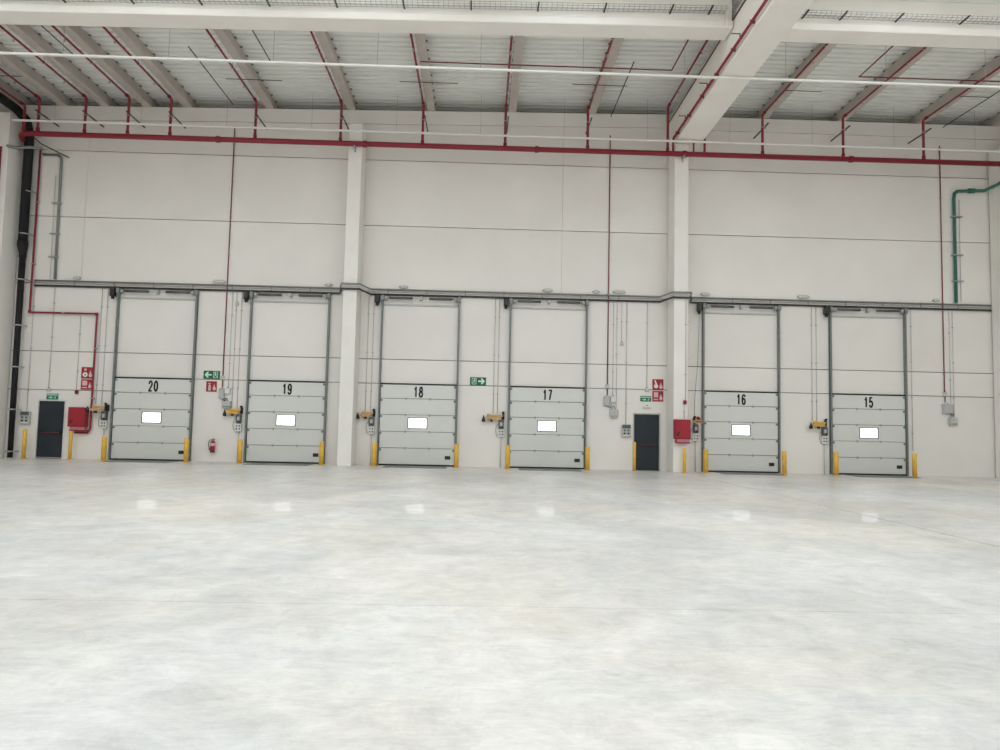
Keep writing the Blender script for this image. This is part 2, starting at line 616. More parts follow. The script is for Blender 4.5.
# ------------------------------------------------------------------ columns
COLS = [(-18.445, -17.72, 12.95, 26.98, 'white concrete corner column behind the black downpipe'),
        (-5.24, -4.73, 12.94, 26.98, 'free-topped white concrete column between dock doors 19 and 18'),
        (7.21, 7.75, 12.54, 26.98, 'white concrete column carrying the deep girder, red hose cabinet on its face'),
        (20.12, 20.945, 12.95, 26.98, 'white concrete corner column beside the green pipe')]
for (x0, x1, zt, y0, lab) in COLS:
    if x0 < -18: x1 = -17.90
    c = thing('concrete_column', ((x0 + x1) / 2, (y0 + 27.99) / 2, 0), lab, 'column')
    part('shaft', MB().box(x0, x1, y0, 27.92 if zt > 12.6 else 27.92, 0, zt, 0.012), 'column', c)

# ------------------------------------------------------------------ main girder and cross beams
g = thing('main_girder', (7.71, 27.4, 12.55), 'deep pale concrete girder running into the hall from the column beside dock door 16', 'girder')
part('girder_body', MB().box(7.20, 8.22, -29.9, 27.92, 12.56, 13.74, 0.03), 'girder', g)
part('girder_upper_flange', MB().box(7.26, 8.16, -29.9, 27.92, 13.78, 14.05, 0.02), 'purlin', g, 'grey upper strip of the girder')
part('edge_line', MB().cyl((7.185, -29.9, 13.72), (7.185, 27.9, 13.72), .022, 6), 'cable', g)  # thin black line along the girder flank, proud of its face
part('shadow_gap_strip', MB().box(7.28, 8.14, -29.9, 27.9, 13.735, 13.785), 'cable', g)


def cross_beam(x0, x1, zb0, zb1, zt0, zt1, label):
    b = thing('roof_beam', ((x0 + x1) / 2, 20.78, min(zb0, zb1)), label, 'beam')
    y0, y1 = 20.40, 21.15
    mb = MB()
    # profile (y, z-fraction): bottom with chamfers, small set-back of the web above the bottom flange
    prof = [(y0 + 0.02, 0.0, 0), (y1 - 0.02, 0.0, 0), (y1, 0.03, 0), (y1, 0.20, 0), (y1 - 0.08, 0.26, 0), (y1 - 0.08, None, 0),
            (y0 + 0.09, None, 0), (y0 + 0.09, 0.26, 0), (y0, 0.20, 0), (y0, 0.03, 0)]
    n = len(prof)
    for (x, zb, zt) in ((x0, zb0, zt0), (x1, zb1, zt1)):
        for (y, d, _) in prof:
            mb.v.append((x, y, zt if d is None else zb + d))
    mb.face(list(range(n)))
    mb.face(list(range(n, 2 * n))[::-1])
    for i in range(n):
        j = (i + 1) % n
        mb.face([i, j, n + j, n + i])
    part('beam_body', mb, 'girder', b)
    return b


ZT = lambda x: zd(x) - 0.006
cross_beam(XL + 0.005, 7.155, 13.10, 13.45, ZT(XL), ZT(7.155), 'long pale concrete cross beam meeting the girder, under the closely spaced purlins')
cross_beam(8.225, XR - 0.005, 13.47, 13.47, ZT(8.3), ZT(8.3), 'short pale concrete cross beam on the dock door 15 side of the girder')


def beam_tray(x0, x1, label, brackets, drop_x):
    """wire mesh tray carried on short dark brackets along the beam face"""
    o = thing('mesh_tray', ((x0 + x1) / 2, 20.3, zp((x0 + x1) / 2) - 0.3), label, 'cable tray')
    yb = 20.48
    zt = lambda x: zp(x) - 0.20
    for y, dz in ((20.20, 0), (20.20, .07), (20.46, 0), (20.46, .07), (20.33, 0)):
        part('tray_wire', MB().cyl((x0, y, zt(x0) + dz), (x1, y, zt(x1) + dz), .008, 4), 'steel', o)
    mb = MB()
    x = x0 + .05
    while x < x1:
        z = zt(x)
        mb.box(x - .006, x + .006, 20.195, 20.205, z, z + .07).box(x - .006, x + .006, 20.195, 20.465, z - .012, z - .004)
        x += .15
    part('cross_wires', mb, 'steel', o)['kind'] = 'stuff'
    for bx in brackets:
        z = zt(bx)
        part('tray_bracket', MB().box(bx - .022, bx + .022, 20.02, yb, z - .045, z - .013), 'cable', o)
    for dx in (0, .12):
        part('drop_conduit', MB().cyl((drop_x + dx, 20.372, 13.48), (drop_x + dx, 20.372, zt(drop_x)), .022, 6), 'girder', o)
    return o


beam_tray(-17.9, 6.95, 'wire mesh cable tray along the face of the long cross beam', [-14.2 + 1.95 * i for i in range(11)] + [6.45], 6.85)
beam_tray(8.6, 20.5, 'wire mesh cable tray along the face of the short cross beam', [9.25, 10.38, 12.05, 14.0, 15.95, 17.9], 8.75)

# ------------------------------------------------------------------ purlins and sprinkler branch lines
PURLINS = [  # x centre, what stands below
    (-18.22, 'against the side wall above the black downpipe'),
    (-16.56, 'above the dark personnel door beside dock door 20'),
    (-14.92, 'above the red hose cabinet near dock door 20'),
    (-13.30, 'above the control box side of dock door 20'),
    (-11.73, 'above the handle side of dock door 20'),
    (-8.54, 'above the control box side of dock door 19'),
    (-5.36, 'above the column between dock doors 19 and 18'),
    (-2.22, 'above dock door 18'),
    (0.97, 'above the control box side of dock door 17'),
    (4.15, 'above the handle side of dock door 17'),
    (11.05, 'above the handle side of dock door 16'),
    (14.20, 'above the control box side of dock door 15'),
    (17.40, 'above the handle side of dock door 15'),
    (20.52, 'against the side wall above the green pipe'),
]


def purlin(x, where):
    z0, z1 = zp(x) + 0.002, zd(x) - 0.012
    o = thing('roof_purlin', (x, 28.0, z0), 'grey concrete roof purlin ' + where, 'purlin', 'roof purlins')
    w = 0.155
    prof = [(x - w + .015, z0), (x + w - .015, z0), (x + w, z0 + .015), (x + w, z0 + .07), (x + .085, z0 + .10), (x + .085, z1),
            (x - .085, z1), (x - .085, z0 + .10), (x - w, z0 + .07), (x - w, z0 + .015)]
    part('purlin_beam', MB().prism(prof, 'y', 21.16, 29.2), 'purlin', o)
    # deck rib shadows built as short dark dashes along the top edge
    mb = MB()
    s = 1 if x < 0.5 else -1
    for k in range(12):
        y = 21.6 + k * 0.6
        mb.box(x + s * 0.085, x + s * 0.16, y, y + 0.10, z1 - 0.02, z1)
    part('rib_shadow_dashes', mb, 'rail', o)['kind'] = 'stuff'
    return o


for (x, wh) in PURLINS:
    purlin(x, wh)

HEAD_Y, HEAD_Z = 26.85, 12.10
DROPS = [(-15.06, 13.54, 2), (-13.47, 13.60, 3), (-11.90, 13.60, 4), (-8.73, 13.60, 5), (-5.53, 13.66, 6), (-2.44, 13.68, 7),
         (0.69, 13.68, 8), (3.83, 13.70, 9), (10.56, 13.74, 10), (13.69, 13.74, 11), (16.83, 13.74, 12)]


def branch(x, z, label, y_end=21.17, bracket=True, top_x=None):
    o = thing('sprinkler_branch', (x, HEAD_Y, HEAD_Z + 0.1), label, 'sprinkler pipe', 'red sprinkler branch pipes')
    part('drop_pipe', MB().tube([(x, HEAD_Y, HEAD_Z + 0.105), (x, HEAD_Y, z - 0.05), (x, HEAD_Y - 0.05, z), (x, HEAD_Y - 0.2, z)], 0.05, 8), 'red', o)
    part('branch_pipe', MB().cyl((x, HEAD_Y - 0.2, z), (x, y_end, z), 0.036, 8), 'red', o)
    part('coupling', MB().cyl((x, HEAD_Y, HEAD_Z + 0.12), (x, HEAD_Y, HEAD_Z + 0.22), 0.068, 8), 'red', o)
    part('coupling', MB().cyl((x, HEAD_Y - 0.12, z), (x, HEAD_Y - 0.26, z), 0.062, 8), 'red', o)
    for y in (25.4, 22.6):
        h = MB().cyl((x, y, z + 0.02), (x, y, z - 0.12), 0.02, 6).lathe(x, y, [(0.0, z - 0.135), (0.04, z - 0.13), (0.04, z - 0.12)], 8)
        part('sprinkler_head', h, 'steel', o)
    for y in (24.2, 21.7):
        part('pipe_hanger', MB().box(x - 0.05, x + 0.05, y - 0.015, y + 0.015, z - 0.045, z - 0.025)
             .box(x - 0.008, x + 0.008, y - 0.008, y + 0.008, z + 0.03, zp(x) + 0.02), 'steel', o)
    if bracket:
        zb = zp(x) - 0.80
        part('wall_bracket', MB().box(x + 0.07, x + 0.11, 26.5, 27.99, zb - 0.02, zb + 0.02), 'cable', o)
        part('bracket_clip', MB().box(x - 0.06, x + 0.12, HEAD_Y - 0.07, HEAD_Y + 0.07, zb - 0.045, zb - 0.02), 'steel', o)
    return o


for (x, z, i) in DROPS:
    branch(x, z, 'thin red sprinkler pipe under the purlin ' + PURLINS[i][1])
branch(6.90, 13.93, 'thin red sprinkler pipe high along the grey upper flank of the girder', 21.17, False)
branch(-17.30, 13.16, 'thin red sprinkler pipe dropping right beside the black downpipe', 21.17, False)
branch(-16.78, 13.46, 'thin red sprinkler pipe under the purlin above the dark personnel door beside dock door 20', 21.17, True)
# pipe on the girder's lower edge, with a stub on its far flank
o = thing('girder_sprinkler_pipe', (7.12, 26.85, 12.2), 'red sprinkler pipe clipped along the lower edge of the girder', 'sprinkler pipe')
part('edge_pipe', MB().tube([(7.11, HEAD_Y, HEAD_Z + 0.105), (7.11, HEAD_Y, 12.62), (7.11, HEAD_Y - 0.08, 12.70), (7.11, 15.0, 12.70)], 0.042, 8), 'red', o)
for y in (26.3, 24.8, 23.3, 21.8, 20.3, 18.8):
    part('pipe_clip', MB().box(7.06, 7.195, y - 0.015, y + 0.015, 12.65, 12.75), 'darkred', o)
for y in (25.2, 22.7, 19.7):
    part('side_outlet', MB().cyl((7.10, y, 12.86), (6.86, y, 12.86), 0.018, 6).cyl((7.11, y, 12.70), (7.11, y, 12.87), .02, 6), 'darkgrey', o)
o = thing('sprinkler_stub', (8.32, HEAD_Y, HEAD_Z), 'short red riser from the header beside the girder above dock door 16', 'sprinkler pipe')
part('riser_pipe', MB().cyl((8.32, HEAD_Y, HEAD_Z + 0.105), (8.32, HEAD_Y, 12.98), 0.045, 8), 'red', o)
part('riser_pipe', MB().cyl((7.90, HEAD_Y, HEAD_Z + 0.105), (7.90, HEAD_Y, 12.55), 0.035, 8), 'red', o)

# header
o = thing('sprinkler_header', (0, HEAD_Y, HEAD_Z - 0.1), 'thick red sprinkler header pipe running the whole length of the dock wall', 'sprinkler pipe')
part('header_pipe', MB().tube([(-17.62, 27.35, HEAD_Z - 0.06), (-17.45, 26.98, HEAD_Z - 0.03), (-17.2, HEAD_Y, HEAD_Z), (20.9, HEAD_Y, HEAD_Z)], 0.098, 12), 'red', o)
for x in (-10.1, -4.6, 1.9, 7.55, 14.0):
    part('coupling', MB().cyl((x - 0.07, HEAD_Y, HEAD_Z), (x + 0.07, HEAD_Y, HEAD_Z), 0.125, 12), 'red', o)
for x in (-4.98, 7.5):
    part('column_bracket', MB().box(x - 0.03, x + 0.03, HEAD_Y - 0.12, 26.975, HEAD_Z - 0.16, HEAD_Z - 0.10)
         .box(x - 0.03, x + 0.03, 26.93, 26.975, HEAD_Z - 0.28, HEAD_Z - 0.1), 'steel', o)

# ------------------------------------------------------------------ light trunking
TR_Z = 12.44


def trunking(y, x0, x1, label):
    o = thing('light_trunking', ((x0 + x1) / 2, y, TR_Z), label, 'light trunking', 'white light trunking lines')
    x = x0
    n = 0
    L = 2.9
    while x < x1 - 0.1:
        xe = min(x + L, x1)
        part('trunking_rail', MB().box(x + 0.004, xe - 0.004, y - 0.045, y + 0.045, TR_Z, TR_Z + 0.06, 0.01), 'trunk', o)
        x = xe
    for hx in [-16 + 3.15 * k for k in range(12)]:
        if x0 < hx < x1 and not (7.0 < hx < 8.4):
            part('suspension_wire', MB().cyl((hx, y, TR_Z + 0.08), (hx, y, zp(hx) - 0.0), 0.006, 5), 'steel', o)
    return o


trunking(21.52, XL + 0.01, XR - 0.01, 'white light trunking line hung near the pale cross beams')
trunking(26.55, -17.55, 20.1, 'white light trunking line hung close above the red header pipe')

# ------------------------------------------------------------------ thin conduits under the roof
def run(name, pts, r, m, label, cat='conduit', group=None, n=6):
    return solo(name, MB().tube(pts, r, n), m, label, cat, group)


run('roof_conduit', [(-2.3, 23.72, 13.78), (6.22, 23.72, 13.78), (6.22, 21.17, 13.78)], 0.024, 'darkred', 'dark red conduit crossing under the purlins and turning beside the girder')
run('roof_conduit', [(20.0, 23.72, 13.78), (12.68, 23.72, 13.78), (12.68, 21.17, 13.78)], 0.024, 'darkred', 'dark red conduit crossing under the purlins above dock doors 16 and 15')
for x, where in ((-9.92, 'fire signs beside dock door 19'), (4.86, 'grey boxes beside dock door 17'), (18.17, 'grey boxes beside dock door 15')):
    run('roof_cable', [(x, 23.4, 13.86), (x, 27.72, 13.86)], 0.02, 'cable', 'thin black cable under the roof in line with the ' + where, 'cable')
run('roof_cable', [(-7.56, 21.17, 14.02), (-7.56, 24.5, 14.02)], 0.02, 'cable', 'thin black cable under the roof above dock door 19', 'cable')
run('roof_cable', [(-14.15, 21.17, 13.9), (-14.15, 24.4, 13.9)], 0.02, 'cable', 'thin black cable under the roof above dock door 20', 'cable')
for (x0, x1, lab) in ((-3.2, -1.1, 'above dock door 18'), (3.05, 5.05, 'above dock door 17'), (10.8, 12.2, 'above dock door 16'), (17.3, 18.5, 'above dock door 15'), (-18.2, -16.6, 'near the black downpipe'), (-9.4, -7.4, 'above dock door 19')):
    zz = min(zp(x0), zp(x1)) - 0.016
    run('cross_bar', [(x0, 25.45, zz), (x1, 25.45, zz)], 0.015, 'cable', 'short thin dark bar fixed across a purlin ' + lab, 'bar')

# ------------------------------------------------------------------ dock doors
CACHE = {}


def cpart(key, name, build, material, parent):
    """part in the parent's local coordinates, mesh shared between alike parts"""
    if key not in CACHE:
        CACHE[key] = build().mesh(name, material)
    return link(name, CACHE[key], parent)


ZS = [0.05, 0.67, 1.30, 1.94, 2.56, 3.10]
LEAF_Y0, LEAF_Y1 = -0.075, -0.03      # leaf stands just inside the wall face (local y = 0 is the wall)


def dock_door(idx, num):
    x0, x1 = DOOR_X[num]
    cx = (x0 + x1) / 2
    o = thing('door_%d' % idx, (cx, WALL_Y, 0), 'white sectional dock door number %d with its vertical lift rails' % num, None, kind='structure')
    hw = 1.44
    for i in range(5):
        z0, z1 = ZS[i] + 0.009, ZS[i + 1] - 0.009
        if i == 2:
            def bl(z0=z0, z1=z1):
                mb = MB()
                # section with the window cut out
                mb.box(-hw, -0.36, LEAF_Y0, LEAF_Y1, z0, z1).box(0.36, hw, LEAF_Y0, LEAF_Y1, z0, z1)
                mb.box(-0.36, 0.36, LEAF_Y0, LEAF_Y1, z0, 1.44).box(-0.36, 0.36, LEAF_Y0, LEAF_Y1, 1.815, z1)
                return mb
        else:
            def bl(z0=z0, z1=z1):
                return MB().box(-hw, hw, LEAF_Y0, LEAF_Y1, z0, z1, 0.006)
        s = cpart(('sec', i), 'door_section', bl, 'door', o)
        if i == 2:
            cpart('wf', 'window_frame', lambda: MB().box(-.38, -.335, -.09, -.02, 1.415, 1.84, .004).box(.335, .38, -.09, -.02, 1.415, 1.84, .004)
                  .box(-.345, .345, -.09, -.02, 1.415, 1.45, .004).box(-.345, .345, -.09, -.02, 1.805, 1.84, .004), 'rail', s)
            cpart('wp', 'window_pane', lambda: MB().box(-.345, .345, -.06, -.045, 1.45, 1.805), 'pane', s)
        if i < 4:
            for hx in (-0.46, 0.46):
                cpart(('h', i, hx), 'hinge', lambda hx=hx, z=z1: MB().box(hx - .035, hx + .035, -.09, -.074, z - .04, z + .045, .004), 'steel', s)
        for hx in (-1, 1):
            cpart(('r', i, hx), 'roller_bracket', lambda hx=hx, z=z1: MB().box(hx * 1.36, hx * 1.47, -.10, -.074, z - .10, z - .02, .004)
                  .cyl((hx * 1.40, -.09, z - .06), (hx * 1.47, -.09, z - .06), .018, 6), 'rail', s)
        if i == 0:
            cpart('ph', 'pull_handle', lambda: MB().box(1.08, 1.29, -.10, -.074, .27, .40, .008).box(1.12, 1.25, -.115, -.10, .30, .37, .004), 'black', s)
            cpart('bs', 'bottom_seal', lambda: MB().box(-hw, hw, -.085, -.025, 0.002, .055, .01), 'rubber', s)
        if i == 4:
            me = CACHE.setdefault(('num', num), text_mesh(str(num), 0.43, 0.175, 0.062, 0.004))
            n = link('door_number', me, s, (0.0, LEAF_Y0 - 0.0005, 2.82))
            n['label'] = 'black numeral %d' % num
    cpart('ts', 'top_seal', lambda: MB().box(-1.50, 1.50, -.085, -.02, 3.095, 3.15, .01), 'rubber', o)
    for s in (-1, 1):
        cpart(('gr', s), 'guide_rail', lambda s=s: MB().box(s * 1.455, s * 1.475, -.15, -.002, 0.0, 6.50).box(s * 1.455, s * 1.525, -.02, -.002, 0.0, 6.50)
              .box(s * 1.455, s * 1.52, -.15, -.135, 0.0, 6.50), 'rail', o)
        cpart(('bp', s), 'bearing_plate', lambda s=s: MB().box(s * 1.42, s * 1.54, -.22, -.002, 6.32, 6.54, .01)
              .disc_y(s * 1.47, 6.43, .07, -.25, -.22), 'rail', o)
        cpart(('sp', s), 'torsion_spring', lambda s=s: MB().cyl((s * 0.32, -.16, 6.43), (s * 1.22, -.16, 6.43), .048, 10), 'darkgrey', o)
    cpart('sh', 'spring_shaft', lambda: MB().cyl((-1.5, -.16, 6.43), (1.5, -.16, 6.43), .018, 8), 'steel', o)
    cpart('cb', 'centre_bracket', lambda: MB().box(-.05, .05, -.2, -.002, 6.36, 6.52, .008).disc_y(0, 6.43, .06, -.23, -.2, 12), 'steel', o)
    for s in (-1, 1):
        cpart(('dr', s), 'cable_drum', lambda s=s: MB().cyl((s * 1.28, -.16, 6.43), (s * 1.39, -.16, 6.43), .085, 12), 'steel', o)
    cpart('hb', 'header_rail', lambda: MB().box(-1.45, 1.45, -.05, -.002, 6.16, 6.22, .005), 'greybox', o)
    cpart('mo', 'drive_motor', lambda: MB().box(-1.76, -1.585, -.28, -.05, 6.22, 6.52, .02).cyl((-1.68, -.16, 6.22), (-1.68, -.16, 6.12), .06, 8), 'black', o)
    return o


for i, num in enumerate((20, 19, 18, 17, 16, 15)):
    dock_door(i + 1, num)


# personnel doors
def personnel_door(idx, key, label, hinge):
    a, b, h = PD[key]
    o = thing('door_%d' % idx, ((a + b) / 2, WALL_Y + 0.05, 0), label, None, kind='structure')
    Y = WALL_Y
    part('door_leaf', MB().box(a + .005, b - .005, Y + .02, Y + .07, 0.012, h - .005, .004), 'anthracite', o)
    fr = MB().box(a - .048, a, Y - .02, Y + .118, 0, h + .045, .004).box(b, b + .048, Y - .02, Y + .118, 0, h + .045, .004).box(a, b, Y - .02, Y + .118, h, h + .045, .004)
    part('door_frame', fr, 'white' if key == 1 else 'greybox', o)
    bar = part('push_bar', MB().cyl((a + .12, Y - .045, .98), (b - .10, Y - .045, .98), .017, 8), 'darkred', o, 'dark red panic bar')
    part('bar_bracket', MB().box(a + .08, a + .14, Y - .06, Y + .02, .92, 1.05, .006), 'black', bar)
    part('bar_bracket', MB().box(b - .14, b - .08, Y - .06, Y + .02, .92, 1.05, .006), 'black', bar)
    for z in (.25, 1.05, 1.9):
        xx = a + .004 if hinge < 0 else b - .004
        part('hinge', MB().cyl((xx, Y + .012, z - .05), (xx, Y + .012, z + .05), .012, 6), 'steel', o)
    part('kick_strip', MB().box(a + .005, b - .005, Y + .012, Y + .022, 0.012, .05), 'steel' if key == 1 else 'black', o)


personnel_door(7, 1, 'dark grey emergency door beside dock door 20', 1)
personnel_door(8, 2, 'dark grey emergency door beside dock door 17', 1)

# ------------------------------------------------------------------ dock levellers in the floor
for num in (20, 19, 18, 17, 16, 15):
    cx = sum(DOOR_X[num]) / 2
    o = thing('dock_leveller', (cx, 27.2, 0), 'flush grey steel leveller plate in the floor before dock door %d' % num, 'dock leveller', 'dock levellers')
    cpart('lvp', 'leveller_plate', lambda: MB().box(-1.05, 1.15, -.62, .70, 0.0, .010, .003), 'leveller', o)
    cpart('lvr', 'pit_edge', lambda: MB().box(-1.10, -1.05, -.65, .70, 0, .014).box(1.15, 1.20, -.65, .70, 0, .014).box(-1.05, 1.15, -.66, -.62, 0, .014), 'rail', o)


# ------------------------------------------------------------------ bollards
BOL = []
for num in (20, 19, 18, 17, 16, 15):
    a, b = DOOR_X[num]
    BOL.append((num, a, b))
BX = {20: (-13.86, -10.86), 19: (-8.89, -5.88), 18: (-3.92, -0.87), 17: (1.05, 4.05), 16: (8.53, 11.52), 15: (13.50, 16.52)}


def bollard(x, y, hgt, w, label, group='yellow bollards'):
    o = thing('bollard', (x, y, 0), label, 'bollard', group)
    k = ('bol', hgt, w)

    def post():
        return MB().lathe(0, 0, [(w / 2, 0.012), (w / 2, hgt - 0.03), (w / 2 - 0.012, hgt - 0.008), (w / 2 - 0.04, hgt)], 14)
    cpart(k + ('p',), 'post', post, 'yellow', o)
    cpart(k + ('b',), 'base_plate', lambda: MB().box(-w / 2 - .03, w / 2 + .03, -w / 2 - .03, w / 2 + .03, 0, .014, .003), 'yellow', o)
    for sx in (-1, 1):
        for sy in (-1, 1):
            cpart(k + ('n', sx, sy), 'anchor_bolt', lambda sx=sx, sy=sy: MB().lathe(sx * (w / 2 + .012), sy * (w / 2 + .012), [(.011, .014), (.011, .03)], 6), 'steel', o)
    return o


for num in (20, 19, 18, 17, 16, 15):
    bollard(BX[num][0], 27.28, 0.89, 0.175, 'yellow bollard on the control box side of dock door %d' % num)
    bollard(BX[num][1], 27.28, 0.89, 0.165, 'yellow bollard on the handle side of dock door %d' % num)
bollard(-16.93, 27.55, 1.08, 0.14, 'slim yellow bollard under the button panel beside the dark emergency door')
bollard(-15.28, 27.62, 1.03, 0.125, 'slim yellow bollard under the red hose cabinet near dock door 20')
bollard(5.88, 27.55, 1.10, 0.11, 'slim yellow bollard before the dark emergency door beside dock door 17')
bollard(7.58, 26.80, 0.92, 0.13, 'slim yellow bollard against the column under the red hose cabinet')


# ------------------------------------------------------------------ dock lamps and control boxes beside each dock door
def dock_lamp(num, x_root, reach, m, folded=False, dy=0.0):
    """swing-arm loading lamp; x_root is the wall bracket beside the rail"""
    o = thing('dock_lamp', (x_root, WALL_Y, 1.78), 'folded %s swing-arm loading lamp beside dock door %d' % ('yellow' if m == 'yarm' else 'ochre', num), 'dock lamp', 'swing-arm dock lamps')
    Y = WALL_Y - dy
    br = part('wall_bracket', MB().box(x_root - .05, x_root + .05, Y - .03, WALL_Y - .001, 1.84, 2.08, .006).cyl((x_root, Y - .09, 1.84), (x_root, Y - .09, 2.10), .035, 8)
              .box(x_root - .03, x_root + .03, Y - .09, Y - .02, 1.85, 1.90).box(x_root - .03, x_root + .03, Y - .09, Y - .02, 2.0, 2.05), 'black', o)
    part('bracket_cap', MB().lathe(x_root, Y - .09, [(.055, 2.09), (.055, 2.13), (.02, 2.15)], 10), 'black', br)
    if folded:
        part('swing_arm', MB().box(x_root - .11, x_root + .10, Y - .75, Y - .13, 1.86, 1.98, .008), m, o)
        part('arm_stripe', MB().box(x_root - .115, x_root + .105, Y - .755, Y - .68, 1.90, 1.94), 'black', o)
        part('lamp_head', MB().cyl((x_root - .02, Y - .72, 2.0), (x_root - .02, Y - .55, 2.06), .07, 10), 'redbox', o)
    else:
        xe = x_root - reach
        part('swing_arm', MB().box(xe + .16, x_root - .02, Y - .12, Y - .06, 1.93, 2.02, .008), m, o)
        part('swing_arm', MB().box(xe + .10, x_root - .08, Y - .20, Y - .14, 1.84, 1.92, .008), m, o)
        part('arm_joint', MB().cyl((xe + .22, Y - .14, 1.80), (xe + .22, Y - .14, 2.04), .04, 8), m, o)
        hd = part('lamp_head', MB().lathe(xe + .03, Y - .17, [(.03, 1.74), (.075, 1.76), (.06, 1.86), (.03, 1.92), (.015, 1.99)], 10), 'black', o)
        part('lamp_lens', MB().lathe(xe + .03, Y - .17, [(.055, 1.735), (.055, 1.741)], 10), 'greybox', hd)
        part('cable_gland', MB().box(xe + .28, xe + .38, Y - .20, Y - .12, 1.75, 1.835, .006), 'black', o)
    return o


def control_box(num, x):
    """black switch unit over a white push-button box, cable conduit to the floor"""
    Y = WALL_Y
    o = thing('control_box', (x, Y, 1.17), 'small black and white push-button control box beside dock door %d' % num, 'control box', 'door control boxes')

    def lp(key, name, bl, m, par=o):
        return cpart(('cbx', key), name, bl, m, par)
    up = lp('u', 'switch_unit', lambda: MB().box(-.10, .10, -.14, -.001, .32, .65, .012), 'darkgrey')
    lp('ud', 'display', lambda: MB().box(-.05, .05, -.147, -.139, .42, .56, .003), 'greybox', up)
    lp('uk', 'rotary_knob', lambda: MB().disc_y(.03, .37, .03, -.165, -.139, 10), 'black', up)
    lo = lp('l', 'button_box', lambda: MB().box(-.12, .12, -.12, -.001, .0, .29, .012), 'white')
    for k, (bx, bz) in enumerate(((-.05, .21), (.05, .21), (-.05, .10), (.05, .10))):
        lp(('b', k), 'push_button', lambda bx=bx, bz=bz: MB().disc_y(bx, bz, .027, -.138, -.119, 10), 'black' if k % 2 else 'darkgrey', lo)
    lp('c', 'floor_conduit', lambda: MB().cyl((0, -.05, 0.0), (0, -.05, -1.165), .019, 6), 'conduit')
    lp('j', 'side_cable', lambda: MB().tube([(-.11, -.06, .50), (-.19, -.08, .40), (-.21, -.08, .22), (-.17, -.07, .06), (-.11, -.06, .05)], .008, 5), 'darkgrey')
    return o


LAMPS = {20: (-14.16, .65, 'tan'), 19: (-9.12, .62, 'yarm'), 18: (-4.09, .62, 'tan'), 17: (0.87, .78, 'tan'), 15: (13.43, .66, 'yarm')}
for num, (x, rch, m) in LAMPS.items():
    dock_lamp(num, x, rch, m, False, 0.12 if num == 20 else 0.0)
dock_lamp(16, 8.29, .3, 'tan', True)
for num, x in {20: -14.25, 19: -9.20, 18: -4.16, 17: 0.80, 16: 8.33, 15: 13.38}.items():
    control_box(num, x)


# button panels beside the emergency doors
def button_panel(x, z, label):
    o = thing('button_panel', (x, WALL_Y, z), label, 'control panel', 'emergency door button panels')
    b = cpart('bpb', 'enclosure', lambda: MB().box(-.175, .175, -.13, -.001, 0, .48, .02), 'greybox', o)
    cpart('bpd', 'dark_lid', lambda: MB().box(-.16, .16, -.15, -.129, .335, .475, .01), 'darkgrey', b)
    for k, (bx, bz) in enumerate(((-.075, .26), (.075, .26), (-.075, .14), (.075, .14))):
        cpart(('bpk', k), 'push_button', lambda bx=bx, bz=bz: MB().disc_y(bx, bz, .038, -.15, -.129, 12), 'black' if bz < .2 else 'darkgrey', b)
    cpart('bpc', 'label_plate', lambda: MB().box(-.12, .12, -.135, -.129, .04, .08), 'white', b)
    return o


button_panel(-17.19, 1.27, 'grey four-button panel between the black downpipe and the dark emergency door')
button_panel(5.63, 1.27, 'grey four-button panel between dock door 17 and its emergency door')


# ------------------------------------------------------------------ hose cabinets
def hose_cabinet(x0, x1, z0, z1, yb, label, side):
    o = thing('hose_cabinet', ((x0 + x1) / 2, yb, z0 - .17), label, 'hose cabinet', 'red fire hose cabinets')
    part('cabinet_body', MB().box(x0, x1, yb - .24, yb - .001, z0, z1, .008), 'redbox', o)
    d = part('cabinet_door', MB().box(x0 + .04, x1 - .008, yb - .262, yb - .241, z0 + .02, z1 - .02, .006), 'redbox', o)
    part('door_latch', MB().box(x0 + .08, x0 + .15, yb - .29, yb - .261, z0 + .12, z0 + .22, .008).box(x0 + .13, x0 + .19, yb - .285, yb - .261, z0 + .20, z0 + .27, .005), 'black', d)
    for z in (z0 + .12, z1 - .12):
        part('door_hinge', MB().cyl((x1 - .012, yb - .262, z - .04), (x1 - .012, yb - .262, z + .04), .012, 6), 'black', d)
    t = part('drip_tray', MB().box(x0 + .08, x1 - .02, yb - .22, yb - .02, z0 - .125, z0 - .002, .006), 'plinth', o, 'faded pinkish plinth under the cabinet')
    part('tray_rim', MB().box(x0 + .07, x1 - .0, yb - .235, yb - .002, z0 - .165, z0 - .126, .006), 'signred', t)
    part('inlet_pipe', MB().cyl((x0 + .09, yb - .12, z0 - .002), (x0 + .09, yb - .12, z0 - .12), .03, 8), 'red', o)
    return o


hose_cabinet(-15.52, -14.86, 1.22, 1.95, WALL_Y, 'red fire hose cabinet on the wall fed by the bent red pipe', 1)
hose_cabinet(7.20, 7.79, 1.26, 1.98, 26.975, 'red fire hose cabinet on the column beside dock door 16', 1)


def call_point(x, z, y, label):
    o = thing('call_point', (x, y, z), label, 'call point', 'fire alarm call points')
    cpart('cpb', 'housing', lambda: MB().box(-.06, .06, -.07, -.001, 0, .15, .008), 'signred', o)
    cpart('cpp', 'press_plate', lambda: MB().box(-.035, .035, -.076, -.069, .04, .11), 'black', o)


call_point(-15.36, 2.45, WALL_Y, 'small red fire alarm call point on the wall above the hose cabinet')
call_point(7.63, 2.55, 26.975, 'small red fire alarm call point on the column above the hose cabinet')


